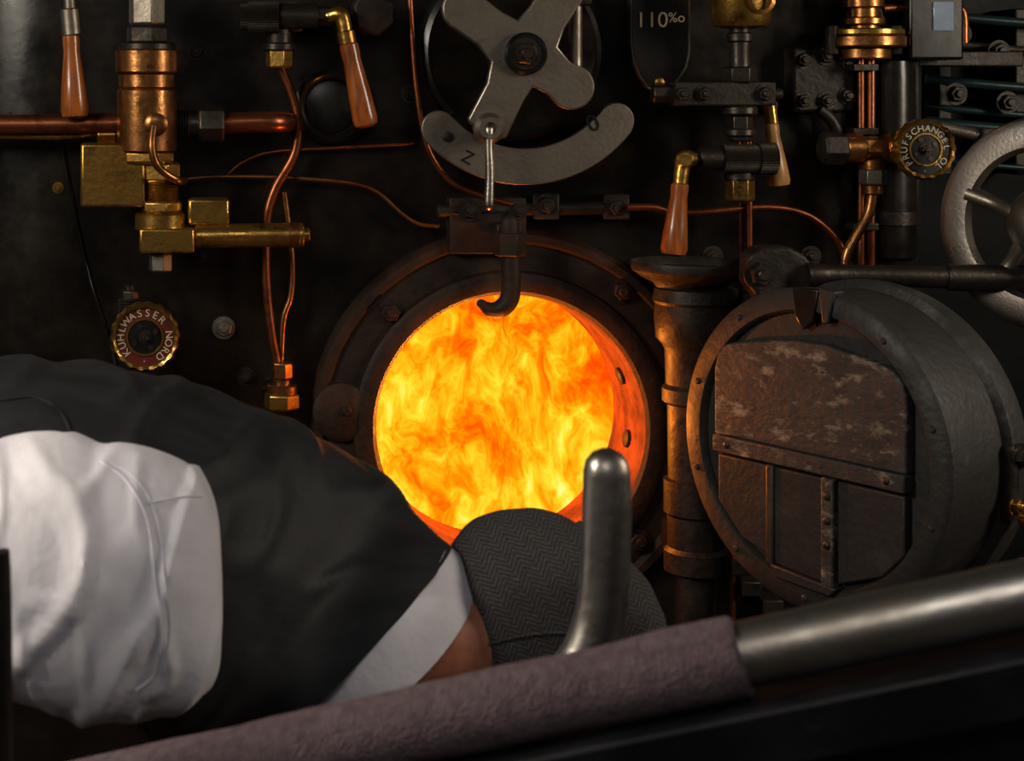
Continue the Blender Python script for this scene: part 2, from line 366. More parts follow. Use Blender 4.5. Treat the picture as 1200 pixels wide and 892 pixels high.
# ---------------------------------------------------------------- fire door
g=grp('firehole_door')
ang=math.radians(60); n_=V((-math.sin(ang),-math.cos(ang),.0)); r_=V((math.cos(ang),-math.sin(ang),0)); up=V((0,0,1))
F=at(945,527,-.43); R=.243; T=.165
def D(a,b,h=0): return F+r_*a+up*b+n_*h
lathe(g,'drum',F,n_,[(R*.90,-T-.02),(R*1.0,-T-.012),(R*1.02,-T+.01),(R*1.02,-T+.03),(R*.965,-T+.035),(R*.965,-.03),(R,-.025),(R,-.006),(R-.008,0),(R*.865,0),(R*.85,-.004),(R*.84,-.014),(.002,-.014)],'door',n=96)
def dpoly(name,pts,h0,h1,mat,bevel=.003):
    n=len(pts); A=[D(a*R,b*R,h1) for a,b in pts]; B=[D(a*R,b*R,h0) for a,b in pts]
    mk(name,A+B,[tuple(range(n)),tuple(range(2*n-1,n-1,-1))]+[(i,(i+1)%n,n+(i+1)%n,n+i) for i in range(n)],mat,g,30,bevel)
arch=[(-.72,-.02),(-.72,.40)]+[(-.72+.17*(1-math.cos(t)),.40+.20*math.sin(t)) for t in (.5,1,1.57)]+[(-.1,.67),(.15,.67)]+[(.55+.17*math.sin(t),.40+.20*math.cos(t)) for t in (0,.5,1)]+[(.72,.40),(.72,-.02)]
dpoly('upper_liner',arch,-.014,.004,'liner')
dpoly('band',[(-.72,-.02),(.72,-.02),(.72,-.13),(-.72,-.13)],-.014,.009,'liner')
dpoly('slab_left',[(-.70,-.15),(-.28,-.15),(-.28,-.72),(-.50,-.66),(-.70,-.45)],-.014,.001,'door')
dpoly('slab_middle',[(-.25,-.15),(.20,-.15),(.20,-.80),(-.25,-.76)],-.014,.003,'door')
dpoly('slab_right',[(.23,-.15),(.70,-.15),(.70,-.50),(.55,-.66),(.23,-.78)],-.014,.001,'door')
dpoly('rib_1',[(-.29,-.14),(-.23,-.14),(-.23,-.78),(-.29,-.76)],-.01,.008,'door')
dpoly('rib_2',[(.13,-.14),(.22,-.14),(.22,-.80),(.13,-.81)],-.01,.008,'liner')
dpoly('foot',[(-.25,-.76),(.25,-.80),(.2,-.86),(-.2,-.84)],-.014,.010,'door')
for i,(a,b) in enumerate([(.18,-.25),(.18,-.4),(.18,-.55),(-.6,-.075),(.6,-.075)]):
    lathe(g,f'rivet_{i+1}',D(a*R,b*R,.007),n_,[(.006,0),(.006,.003),(.003,.005)],'iron',n=12)
dpoly('latch_notch',[(-.10,1.0),(-.08,.82),(-.02,.74),(.06,.80),(.10,1.0)],-.01,.003,'blackgloss',.002)
dpoly('rim_tab',[(.10,1.02),(.13,.80),(.18,.80),(.22,1.0)],-.02,.005,'door')
for i in range(10):
    t=2*math.pi*i/10+.3; 
    if i in (2,): continue
    lathe(g,f'rim_rivet_{i+1}',D(R*.925*math.cos(t),R*.925*math.sin(t),0),n_,[(.005,0),(.005,.001),(.003,.003)],'door',n=12)
cp=D(R*.99,0,-T+.03)
lathe(g,'catch_pin',cp+V((0,0,-.07)),(0,0,1),[(.012,0),(.012,.1),(.008,.105)],'iron',n=16)
bolt(g,'catch_bolt_1',D(R*1.02,.02,-T+.02),r_,.014,'dsteel'); bolt(g,'catch_bolt_2',D(R*1.02,-.05,-T+.03),r_,.011,'brass')
lathe(g,'brass_pin',D(R*1.03,-.07,-T+.02),r_,[(.008,0),(.008,.03),(.006,.032)],'brass',n=14)
yb=-.27
plate(g,'hinge_bracket',[(878,300),(892,290),(925,289),(945,300),(972,335),(972,368),(905,372),(886,345),(876,330)],yb,.05,'iron',.006)
bolt(g,'hinge_pin',at(890,321,yb),FRONT,px(14,yb),'dsteel')
bolt(g,'hinge_nut',at(950,300,yb+.02),FRONT,px(9,yb),'dsteel')
sweep(g,'handle_bar',[at(945,322,yb-.01),at(1000,322,yb-.01),at(1110,325,yb-.02),at(1225,328,yb-.03)],[.019,.016,.018,.019],'dsteel',n=8)
seg(g,'handle_ferrule',at(1108,325,yb-.02),at(1235,328,yb-.03),.0215,'c','dsteel')
wbox(g,'strap',at(900,0,yb).x,at(1040,0,yb).x,-.30,-.10,at(0,392,yb).z,at(0,352,yb).z,'iron',.008)

# ---------------------------------------------------------------- crank handle + quadrant
g=grp('regulator_crank')
yc=-.16; cx,cy=615,63
arms=[(-35,84,23,27),(58,105,24,25),(143.7,104,24,25),(243.4,98,24,25)]
pts=[]
for i,(a,Ln,h1,h2) in enumerate(arms):
    nx=arms[(i+1)%4][0]; 
    if nx<a: nx+=360
    ar=math.radians(a); d=(math.cos(ar),math.sin(ar)); nn=(-d[1],d[0])
    P=lambda al,ac:(cx+d[0]*al+nn[0]*ac,cy-(d[1]*al+nn[1]*ac))
    if i==3: e=[P(Ln,-h2),P(Ln+4,-h2+6),P(Ln+4,h2-6),P(Ln,h2)]
    else: e=[P(Ln-h2*.6+h2*math.cos(t),h2*math.sin(t)) for t in [math.radians(q) for q in range(-90,91,15)]]
    pts+= [P(50,-h1)]+e+[P(50,h1)]
    md=math.radians((a+nx)/2); pts.append((cx+40*math.cos(md),cy-40*math.sin(md)))
plate(g,'cross_arms',pts,yc,.018,'steel',.003)
lathe(g,'hub_disc',at(cx,cy,yc),FRONT,[(px(25,yc),0),(px(25,yc),.010),(px(22,yc),.014)],'blackgloss')
bolt(g,'hub_nut',at(cx,cy,yc-.014),FRONT,px(14,yc),'dsteel')
seg(g,'spindle',at(cx,cy,yc+.018),V((at(cx,cy,yc).x,0,at(cx,cy,yc).z)),px(28),'c','iron')
lathe(g,'backing_disc',at(600,60,-.03),FRONT,[(px(104),-.03),(px(104),.0),(px(98),.005),(px(92),.0)],'black',n=64)
qa=[math.radians(222+ (323-222)*i/40) for i in range(41)]
q=[(cx+157*math.cos(a),60-157*math.sin(a)) for a in qa]
ea=qa[-1]; q+=[(cx+(135+21*math.cos(t))*math.cos(ea)-21*math.sin(t)*math.sin(ea),60-((135+21*math.cos(t))*math.sin(ea)+21*math.sin(t)*math.cos(ea))) for t in [math.radians(k) for k in range(20,180,20)]]
q+=[(cx+114*math.cos(a),60-114*math.sin(a)) for a in reversed(qa)]
ea=qa[0]; q+=[(cx+(135-21*math.cos(t))*math.cos(ea)+21*math.sin(t)*math.sin(ea),60-((135-21*math.cos(t))*math.sin(ea)-21*math.sin(t)*math.cos(ea))) for t in [math.radians(k) for k in range(20,180,20)]]
plate(g,'quadrant',q,-.125,.014,'steel',.002)
for i,(a,r) in enumerate(((228,135),)):
    t=math.radians(a); c=at(cx+r*math.cos(t),60-r*math.sin(t),-.126)
    lathe(g,f'quadrant_screw_{i+1}',c,FRONT,[(px(6),0),(px(6),.002),(px(4),.003)],'dsteel',n=16)
textm(g,'mark_0','0',.042,'blackgloss',Matrix.Translation(at(695,145,-.1262))@Matrix.Rotation(-.5,4,'Y')@RX)
textm(g,'mark_z','Z',.030,'blackgloss',Matrix.Translation(at(548,185,-.1262))@Matrix.Rotation(.5,4,'Y')@RX)
for i,u in enumerate((525,702)): seg(g,f'quadrant_stay_{i+1}',at(u,150,-.11),at(u,150,0),px(9),'c','iron')
lathe(g,'pin_boss',at(573,150,yc-.008),FRONT,[(px(18,yc),-.01),(px(18,yc),.008),(px(13,yc),.016),(px(7,yc),.016),(px(6,yc),.01)],'steel')
sweep(g,'pin_grip',[at(573,152,yc-.015),at(573,172,yc-.018),at(574,205,yc-.018),at(573,240,yc-.018)],[.009,.0065,.0075,.0085],'polish',round_end=True)
seg(g,'vertical_rod',at(674,0,-.09),at(674,82,-.09),px(8),'c','steel')
box(g,'guide_block',655,-10,694,6,-.11,-.02,'dsteel')

# gradient plate 110 permille
g=grp('brake_percentage_plate')
pl=[(739,-30),(809,-30),(809,62),(805,80),(796,94),(786,104),(773,108),(760,104),(750,90),(742,70),(739,50)]
plate(g,'border',pl,-.05,.02,'steel',.001)
cxp,cyp=774,30
plate(g,'face',[(cxp+(u-cxp)*.94,cyp+(v-cyp)*.96) for u,v in pl],-.053,.01,'blackgloss',.001)
textm(g,'number','110',.038,'white',Matrix.Translation(at(764,24,-.0545))@RX)
textm(g,'permille','%o',.024,'white',Matrix.Translation(at(793,21,-.0545))@RX)
lathe(g,'rivet',at(773,97,-.054),FRONT,[(px(6),0),(px(6),.002),(px(3),.004)],'brass',n=16)
box(g,'mount',755,-20,795,90,-.031,0,'iron')

# ---------------------------------------------------------------- left valve assembly
def handle(parent,name,p1,p2,w1,w2,mat,y):
    a=at(*p1,y); b=at(*p2,y); d=b-a; Ln=d.length; r1=px(w1/2,y); r2=px(w2/2,y)
    lathe(parent,name,a,d,[(r1*.75,0),(r1,.004),(r1*1.02,Ln*.12),(r1*.95,Ln*.2),(r1+(r2-r1)*.6,Ln*.6),(r2,Ln*.9),(r2*.9,Ln*.97),(r2*.5,Ln)],mat,n=28)
g=grp('wooden_handle_lever')
seg(g,'rod',at(78,-60,-.12),at(82,14,-.12),px(7,-.12),'c','steel')
seg(g,'ferrule',at(81,10,-.12),at(84,42,-.12),px(11,-.12),'c','steel')
handle(g,'grip',(83,40),(88,139),20,33,'wood',-.12)
seg(g,'bracket',at(78,-50,-.12),at(78,-50,0),px(16),'c','iron')

g=grp('injector_valve')
yv=-.11
vstack(g,172,yv,[(-30,30,44,'h','steel'),(30,52,50,'h','dsteel'),(50,60,66,'c','dsteel'),(58,86,74,'c','bronze'),(86,104,66,'c','bronze'),(104,178,70,'c','bronze'),(176,192,66,'h','brass')])
vstack(g,188,yv,[(190,213,48,'h','brass'),(212,234,44,'t','brass'),(234,250,52,'h','brass'),(249,270,60,'c','brass'),(296,318,28,'h','steel')])
box(g,'square_base',163,268,228,297,yv-.045,yv+.04,'brass',.004)
box(g,'left_block',94,168,170,243,yv-.03,yv+.03,'brass',.005)
box(g,'rear_block',220,233,269,264,yv-.02,yv+.03,'brass',.005)
seg(g,'outlet_tube',at(228,277,yv-.01),at(356,275,yv-.01),px(14,yv),'c','brass')
seg(g,'outlet_cap',at(338,275.5,yv-.01),at(352,275.3,yv-.01),px(15,yv),'c','bronze')
seg(g,'outlet_nub',at(354,275,yv-.01),at(363,275,yv-.01),px(8,yv),'c','brass')
hstack(g,145,yv+.02,[(200,222,34,'t','dsteel'),(220,234,30,'c','dsteel'),(232,263,44,'h','dsteel')])
hstack(g,155,yv+.03,[(114,137,27,'h','brass')])
sweep(g,'small_elbow',[at(u,v,yy) for u,v,yy in ((180,148,yv-.05),(178,172,yv-.06),(183,192,yv-.06),(196,205,yv-.055),(210,212,yv-.04),(216,212,yv))],px(4.5),'bronze')
lathe(g,'vent_boss',at(183,146,yv-.045),FRONT,[(px(13),-.01),(px(13),.006),(px(9),.010),(px(5),.011)],'bronze')
seg(g,'mount_stud',at(172,100,yv),at(172,100,0),px(24),'c','iron')
seg(g,'mount_stud_low',at(190,260,yv),at(190,260,0),px(20),'c','iron')

g=grp('copper_pipe')
pipe(g,'run_left',[(-80,146),(30,146),(140,145)],-.09,25,'copper')
sweep(g,'run_right',[at(255,145,-.09),at(300,143,-.09),at(322,143,-.085),at(334,143,-.06),at(336,143,-.02),at(336,143,0)],px(12.5,-.09),'copper')
g=grp('copper_pipe'); pipe(g,'pipe',[(-40,158),(50,160),(90,159),(114,155)],-.08,8,'brass')
g=grp('copper_pipe'); pipe(g,'pipe',[(215,210),(260,207),(350,209),(430,219),(470,250),(490,262),(515,265)],-.03,5,'bronze')
g=grp('copper_pipe'); pipe(g,'pipe',[(265,206),(285,190),(320,178),(400,173),(485,168)],-.02,4,'copper')
g=grp('copper_pipe'); pipe(g,'pipe',[(479,-30),(483,40),(489,110),(500,170),(525,210),(560,228),(600,240)],-.045,7,'copper')
g=grp('copper_pipe')
pipe(g,'pipe',[(328,78),(340,105),(349,140),(345,180),(322,222),(312,262),(312,330),(318,390),(325,428)],-.04,11,'copper')
vstack(g,330,-.04,[(424,444,26,'h','bronze'),(444,452,20,'c','bronze'),(450,462,36,'c','bronze'),(460,480,42,'h','brass')])
g=grp('copper_pipe'); pipe(g,'pipe',[(333,225),(342,300),(341,345),(332,375),(329,428)],-.035,7,'bronze')
g=grp('copper_pipe'); pipe(g,'pipe',[(735,243),(765,243),(790,249),(830,248),(900,243),(945,252),(975,275),(990,300),(1000,330)],-.07,9,'copper')
g=grp('copper_pipe'); pipe(g,'pipe',[(858,630),(858,700),(857,800)],-.04,9,'copper')
for i,(u,v) in enumerate(((880,690),(905,712),(868,665))): box(g,f'clamp_{i+1}',u-12,v-8,u+14,v+10,-.06,0,'iron')

# ---------------------------------------------------------------- water gauge cocks
g=grp('water_gauge_cock')
yg=-.09
hstack(g,19,yg,[(281,290,34,'k','dsteel'),(290,326,40,'k','dsteel'),(326,372,30,'c','dsteel'),(370,392,24,'h','dsteel')])
vstack(g,327,yg+.02,[(20,55,30,'c','dsteel'),(50,60,38,'c','dsteel'),(57,80,32,'h','brass')])
sweep(g,'brass_elbow',[at(385,19,yg-.005),at(398,17,yg-.01),at(403,28,yg-.012),at(406,50,yg-.015)],[.012,.014,.013,.011],'brass',round_end=True)
seg(g,'ferrule',at(405,36,yg-.015),at(408,52,yg-.015),px(10),'c','brass')
handle(g,'grip',(408,50),(430,149),22,30,'wood',yg-.015)
plate(g,'valve_head',[(425,-12),(463,2),(465,28),(445,44),(418,34),(413,6)],-.08,.05,'ring',.006)
seg(g,'mount',at(345,19,yg),at(345,19,0),px(18),'c','iron')
g=grp('water_gauge_cock')
yg=-.13
vstack(g,867,yg,[(-20,-2,60,'c','brass'),(30,80,24,'c','dsteel'),(38,50,30,'c','dsteel'),(78,98,40,'h','dsteel'),(124,135,40,'c','dsteel'),(135,166,30,'h','dsteel'),(150,160,36,'c','dsteel'),(200,212,34,'c','dsteel'),(209,236,34,'h','brass')])
vl('brass_cup',868,[(-30,34),(24,34),(31,30),(34,14)],'brass',g,yg)
lathe(g,'cup_bore',at(880,2,yg)+V((0,-.049,0)),FRONT,[(px(15),0),(px(15),.004),(px(11),.005),(px(11),.001)],'bronze',caps=False)
hstack(g,110,yg,[(764,790,22,'h','dsteel'),(788,905,28,'s','iron'),(900,916,14,'c','iron')])
for i,u in enumerate((800,826,896)): bolt(g,f'flange_bolt_{i+1}',at(u,110,yg-.02),FRONT,px(8),'dsteel')
hstack(g,186,yg-.02,[(808,820,20,'h','dsteel'),(818,848,28,'c','dsteel'),(846,890,34,'k','dsteel'),(888,908,38,'k','dsteel')])
sweep(g,'brass_elbow',[at(815,187,yg-.02),at(803,187,yg-.025),at(799,200,yg-.028),at(797,216,yg-.03)],[.012,.016,.013,.012],'brass',round_end=True)
seg(g,'elbow_cap',at(803,187,yg-.02),at(803,187,yg-.05),px(9),'c','brass')
handle(g,'grip',(797,214),(789,300),20,31,'wood',yg-.03)
seg(g,'mount',at(867,110,yg),at(867,110,0),px(20),'c','iron')
g=grp('wooden_handle_lever')
seg(g,'ferrule',at(902,122,-.1),at(905,146,-.1),px(7),'c','brass')
handle(g,'grip',(904,144),(913,219),16,27,'woody',-.10)
seg(g,'pivot',at(902,124,-.1),at(902,124,0),px(9),'c','iron')
g=grp('copper_pipe')
for i,(u,w) in enumerate(((878,8),(868,6))): pipe(g,f'riser_{i+1}',[(u,120),(u,300)],-.08+.01*i,w,'copper')

# ---------------------------------------------------------------- right side fittings
g=grp('boiler_check_valve')
yr=-.06
vstack(g,1013,yr,[(-30,10,44,'c','bronze'),(8,36,34,'c','bronze'),(20,30,46,'c','bronze'),(34,42,88,'c','brass'),(42,56,92,'c','bronze'),(56,70,60,'c','bronze')])
for i,u in enumerate((975,1050)): seg(g,f'flange_bolt_{i+1}',at(u,30,yr-.02),at(u,64,yr-.02),px(7),'h','dsteel')
seg(g,'mount',at(1013,20,yr),at(1013,20,.0),px(20),'c','iron')
g=grp('copper_pipe'); pipe(g,'pipe',[(1035,10),(1070,8),(1110,8),(1128,14),(1130,50)],-.05,10,'copper')
g=grp('stanchion_column')
vl('column',1043,[(70,24),(72,27),(90,28),(300,29),(304,24)],'black',g,-.03)
vl('clip',1043,[(246,30),(247,31),(262,31),(263,30)],'dsteel',g,-.03)
g=grp('copper_pipe')
for i,(u,w) in enumerate(((1009,8),(1021,9))): pipe(g,f'riser_{i+1}',[(u,60),(u,200),(u,320)],-.07-.004*i,w,'copper')
for i,v in enumerate((75,150,262)): box(g,f'clip_{i+1}',1001,v,1030,v+8,-.088,-.05,'dsteel',.001)
g=grp('valve_block')
box(g,'block',929,55,1002,132,-.05,0,'iron',.006)
for i,(u,v) in enumerate([(941,70),(941,118),(968,118),(993,112),(968,66),(992,75)]): bolt(g,f'bolt_{i+1}',at(u,v,-.05),FRONT,px(8),'dsteel')
pipe(g,'bypass',[(960,128),(975,142),(985,165)],-.05,14,'iron')

def hw(gname,u,v,y,ro,txt,lab,rim):
    g=grp(gname); c=at(u,v,y); a=V((0,-1,0)); r=px(ro,y)
    pr=[(r*.78,-.006),(r*.92,-.010),(r,-.004),(r,.012),(r*.93,.018),(r*.84,.016),(r*.82,.012)]
    n=72; vs=[];fs=[]; Rr=frame(a)
    for i,(rr,h) in enumerate(pr):
        for k in range(n):
            q=2*math.pi*k/n; f=1-.035*(1 if (k//2)%2 and 2<=i<=4 else 0); vs.append(c+Rr@V((rr*f*math.cos(q),rr*f*math.sin(q),h)))
    for i in range(len(pr)-1):
        for k in range(n): k2=(k+1)%n; fs.append((i*n+k,i*n+k2,(i+1)*n+k2,(i+1)*n+k))
    mk('rim',vs,fs,rim,g,45)
    lathe(g,'label_disc',c,a,[(r*.83,-.004),(r*.83,.011),(r*.52,.011)],lab,n=48)
    lathe(g,'inner_ring',c,a,[(r*.54,.0),(r*.54,.014),(r*.49,.014),(r*.47,.010)],rim,n=48,caps=False)
    lathe(g,'hub_dish',c,a,[(r*.48,.0),(r*.48,.0115),(r*.2,.0118)],'blackgloss',n=40)
    for k in range(4):
        q=k*math.pi/2+.5; lathe(g,f'hole_{k+1}',c+V((math.cos(q)*r*.34,-.012,math.sin(q)*r*.34)),a,[(r*.085,0),(r*.085,.0012)],'dsteel',n=14)
    bolt(g,'hub_nut',c+V((0,-.012,0)),a,r*.15,'dsteel')
    step=360/(len(txt)+.5)
    ringtext(g,txt,c+V((0,-.0116,0)),r*.68,r*.30,'white',-130,step)
    seg(g,'stem',c+V((0,.005,0)),V((c.x,0,c.z)),r*.22,'c','bronze'); return g,c
g,c=hw('brass_handwheel_valve',170,394,-.10,41,'KÜHLWASSER NORD · ','red','brass')
vstack(g,152,-.05,[(334,342,12,'c','dsteel'),(340,352,22,'h','dsteel'),(350,374,28,'t','dsteel'),(372,400,34,'h','iron')])
g,c=hw('brass_handwheel_valve',1081,175,-.15,36,'PRÜFSCHÄNGEL ÖL · ','blackgloss','brass')
hstack(g,174,-.10,[(962,990,40,'h','iron'),(988,1012,34,'c','bronze'),(1010,1040,30,'h','bronze'),(1038,1075,36,'c','bronze')])
vstack(g,1023,-.10,[(186,200,26,'c','bronze'),(198,217,32,'h','steel'),(216,228,22,'c','bronze')])
pipe(g,'drain',[(1023,225),(1018,250),(1004,275),(992,300),(990,330)],-.10,12,'bronze')
seg(g,'mount',at(1000,174,-.10),at(1000,174,0),px(18),'c','iron')
g=grp('spring_rod')
seg(g,'thread',at(1100,148,-.05),at(1145,158,-.05),px(7),'t','steel'); seg(g,'rod',at(1145,158,-.05),at(1190,168,-.05),px(4),'c','brass')
seg(g,'block',at(1160,150,-.05),at(1160,172,-.05),px(14),'s','iron'); seg(g,'rod_mount',at(1160,165,-.05),at(1160,165,.25),px(8),'c','iron')
g=grp('gauge_lamp')
box(g,'case',1066,-20,1130,70,-.08,-.01,'blackgloss',.005)
box(g,'pane',1094,2,1118,36,-.083,-.07,'glass',.001)
box(g,'arm',1076,60,1200,78,.0,.06,'iron')
g=grp('reach_rod')
for i,(v,w,m) in enumerate(((96,12,'teal'),(128,9,'teal'),(146,14,'teal'),(190,7,'teal'),(52,10,'iron'),(20,12,'teal'))):
    sweep(g,f'bar_{i+1}',[at(1085,v-4,.15),at(1150,v+3,.13),at(1320,v+16,.1)],px(w/2),m)
for i,(u,v) in enumerate(((1120,110),(1170,60),(1180,120),(1125,40))): bolt(g,f'bolt_{i+1}',at(u,v,.10),FRONT,px(10),'iron')
for i,u in enumerate((1100,1190)): box(g,f'bracket_{i+1}',u,10,u+16,205,.14,.25,'iron')
box(g,'rear_plate',1074,-60,1330,980,.25,.359,'wall')

# large hand wheel at the right
g=grp('large_handwheel')
wa=math.radians(54); wn=V((-math.sin(wa),-math.cos(wa),.05)).normalized()
wc=at(1222,262,-.34); WR=.168
lathe(g,'rim',wc,wn,[(WR*.68,.0),(WR*.72,.010),(WR*.90,.012),(WR*.97,.008),(WR,-.004),(WR*.97,-.016),(WR*.90,-.020),(WR*.72,-.012),(WR*.68,0)],'polish',n=72,caps=False)
lathe(g,'hub',wc,wn,[(WR*.32,-.03),(WR*.34,.0),(WR*.30,.014),(WR*.14,.03),(WR*.05,.032)],'steel')
fr=frame(wn)
for k in range(5):
    a=2*math.pi*k/5+.3; d=fr@V((math.cos(a),math.sin(a),0)); sweep(g,f'spoke_{k+1}',[wc+d*WR*.25,wc+d*WR*.5-wn*.004,wc+d*WR*.76],[.017,.012,.015],'steel')
seg(g,'shaft',wc,wc-wn*.45,.014,'c','dsteel')

# ---------------------------------------------------------------- fireman
fm=grp('fireman')
def loft_raw(secs,n=56,sub=7,disp=None,e=2.2):
    comp=[cat([s[k] for s in secs],sub) for k in range(4)]
    vs=[];fs=[]; L=len(comp[0])
    for i in range(L):
        c,A,B,Bd=[comp[k][i] for k in range(4)]
        for k in range(n):
            t=2*math.pi*k/n; ct=math.copysign(abs(math.cos(t))**(2/e),math.cos(t)); st=math.copysign(abs(math.sin(t))**(2/e),math.sin(t))
            d=A*ct+(B*st if st>0 else Bd*(-st)); q=c+d
            if disp: q=q+d.normalized()*disp(q)
            vs.append(q)
    for i in range(L-1):
        for k in range(n):
            k2=(k+1)%n; fs.append((i*n+k,i*n+k2,(i+1)*n+k2,(i+1)*n+k))
    fs+=[tuple(range(n)),tuple((L-1)*n+k for k in range(n))]
    return vs,fs
def join(*ms):
    vs=[];fs=[]
    for v,f in ms:
        o=len(vs); vs+=list(v); fs+=[tuple(i+o for i in x) for x in f]
    return vs,fs
def remesh(ob,vox,sm=4):
    r=ob.modifiers.new('remesh','REMESH'); r.mode='VOXEL'; r.voxel_size=vox; r.use_smooth_shade=True
    s=ob.modifiers.new('smooth','SMOOTH'); s.iterations=sm; s.factor=.5
    return ob
# neckline
pl_=at(357,838,-1.24); pu_=at(522,645,-1.10)
c0=(pl_+pu_)*.5; a0=(pl_-pu_)*.5
nd=V((.80,-.02,-.52)).normalized(); nd=(nd-a0.normalized()*nd.dot(a0.normalized())).normalized(); b0=nd.cross(a0).normalized()*.075
def vfold(p):
    a=noise.noise(V((p.x*5+p.z*3,p.y*9,p.z*9-p.x*4)))*.007
    w=noise.noise(V((p.x*3,p.y*4,p.z*4)))*.8
    b=1-abs(noise.noise(V((p.x*2.5+1,(p.y*6+p.x*5)+w,(p.z-p.x*.7)*14+w))))*2.2
    return a+max(0,b-.4)*.014
def torso(k=1.0,disp=None):
    T=[(c0-nd*.002,a0*1.02,-b0*1.03,b0*1.03),
       ((-.430,-1.145,1.045),(-.085,-.115,-.055),(.055,.0,.070),.12),
       ((-.468,-1.14,1.072),(-.090,-.16,-.035),(.055,.01,.092),.16),
       ((-.52,-1.14,1.105),(-.075,-.19,-.015),(.042,.0,.117),.19),
       ((-.585,-1.14,1.134),(-.05,-.20,0),(.02,0,.134),.20),
       ((-.68,-1.14,1.154),(-.02,-.20,0),(.01,0,.144),.21),
       ((-.80,-1.14,1.164),(0,-.19,0),(0,0,.146),.20),
       ((-.93,-1.14,1.158),(0,-.185,0),(0,0,.138),.18),
       ((-1.04,-1.14,1.13),(.01,-.18,0),(-.02,0,.12),.15)]
    out=[]
    for c,a,b,d in T:
        b=V(b)*k; bd=(-b.normalized()*d*k) if isinstance(d,float) else V(d)*k
        out.append((V(c),V(a)*k,b,bd))
    return loft_raw(out,disp=disp,n=96,sub=12)
v,f=torso(1.0,vfold); vest=mk('waistcoat',v,f,'vest',fm,60)
def sfold(p):
    f=noise.noise(V((p.x*6,p.y*7,p.z*7+p.x*3)))*.012
    b=1-abs(noise.noise(V((p.x*10-p.z*6,p.y*4,p.z*5+p.x*6))))*2.4
    c=1-abs(noise.noise(V((p.x*16+p.z*9+4,p.y*6,p.z*10-p.x*9))))*2.6
    return f+max(0,b-.3)*.012+max(0,c-.5)*.008
sl=[]
for u,vv,hz,hy,y in ((259,694,40,.04,-1.36),(255,692,84,.070,-1.37),(238,690,116,.090,-1.38),(210,686,134,.100,-1.39),(160,680,146,.105,-1.40),(100,674,150,.105,-1.405),(40,666,148,.102,-1.405),(-20,660,140,.098,-1.40),(-110,665,125,.085,-1.39),(-190,690,100,.07,-1.37)):
    c=at(u,vv,y); sl.append((c,V((0,-hy,0)),V((0,0,px(hz,y))),V((0,0,-px(hz,y)))))
elbow=sl[-1][0].copy()
shaftA=V((-.92,-1.22,.78)); shaftB=V((-.12,-.62,.64)); sd=(shaftB-shaftA).normalized()
hand1=shaftA+sd*.06; hand2=shaftA+sd*.48
fore1=sweep(None,'',[elbow+V((.03,0,.01)),elbow+V((-.015,0,-.04)),elbow.lerp(hand1,.4)+V((-.02,-.01,0)),elbow.lerp(hand1,.8)],[.072,.075,.062,.042],'shirt',n=24,raw=True,disp=sfold,round_end=True)
shR=V((-.43,-1.03,1.00)); elR=V((-.37,-.90,.82))
arm2=sweep(None,'',[shR,elR,hand2.lerp(elR,.25)],[.070,.060,.042],'shirt',n=24,raw=True,disp=lambda p:noise.noise(p*9)*.005,round_end=True)
v,f=join(loft_raw(sl,disp=sfold,n=110,sub=12),fore1,arm2)
shirt=mk('shirt_sleeves',v,f,'shirt',fm,60)
def collar():
    n=64; vs=[];fs=[]
    rings=[(-.004,1.0),(.012,1.02),(.030,.98),(.048,.93),(.053,.90),(.053,.86),(.04,.86),(0,.90)]
    for h,k in rings:
        for i in range(n):
            t=2*math.pi*i/n; p=c0+nd*h+a0*math.cos(t)*k+b0*math.sin(t)*k; vs.append(p+nd*.003*math.sin(3*t))
    for j in range(len(rings)-1):
        for i in range(n): i2=(i+1)%n; fs.append((j*n+i,j*n+i2,(j+1)*n+i2,(j+1)*n+i))
    mk('collar',vs,fs,'shirt',fm,60)
collar()
# head
H=at(640,722,-1.10)
fdir=V((.80,.38,-.42)).normalized(); cu=V((.35,.10,.93)); cu=(cu-fdir*cu.dot(fdir)).normalized(); sdv=cu.cross(fdir)
def HL(s,ff,c): return H+sdv*s+fdir*ff+cu*c
def headraw():
    vs=[];fs=[];nu,nv=48,36
    def gs(a,b,x,y,s): return math.exp(-((a-x)**2+(b-y)**2)/(2*s*s))
    for j in range(nv+1):
        ph=math.pi*j/nv-math.pi/2
        for i in range(nu):
            th=2*math.pi*i/nu; x=math.cos(ph)*math.sin(th); y=math.cos(ph)*math.cos(th); z=math.sin(ph)
            s=x*.076; ff=y*.096; c=z*.115-.015
            if z<0: s*=1-.28*(-z)**1.5; ff= ff*(1-.12*(-z)) + (.012*(-z) if y>0 else .0)
            if y>0:
                ff+=.026*gs(s,c,0,-.035,.010)+.012*gs(s,c,0,-.015,.009)
                ff-=.010*gs(s,c,.03,-.008,.012)+.010*gs(s,c,-.03,-.008,.012)
                ff+=.007*gs(s,c,0,-.068,.013)+.008*gs(s,c,0,-.105,.016)+.005*gs(s,c,.025,.012,.015)+.005*gs(s,c,-.025,.012,.015)
            vs.append(HL(s,ff,c))
    for j in range(nv):
        for i in range(nu):
            i2=(i+1)%nu; fs.append((j*nu+i,j*nu+i2,(j+1)*nu+i2,(j+1)*nu+i))
    return vs,fs
def ell(c,ax,n=18):
    vs=[];fs=[]
    for j in range(n+1):
        ph=math.pi*j/n-math.pi/2
        for i in range(n):
            th=2*math.pi*i/n; vs.append(c+ax[0]*math.cos(ph)*math.cos(th)+ax[1]*math.cos(ph)*math.sin(th)+ax[2]*math.sin(ph))
    for j in range(n):
        for i in range(n): i2=(i+1)%n; fs.append((j*n+i,j*n+i2,(j+1)*n+i2,(j+1)*n+i))
    return vs,fs
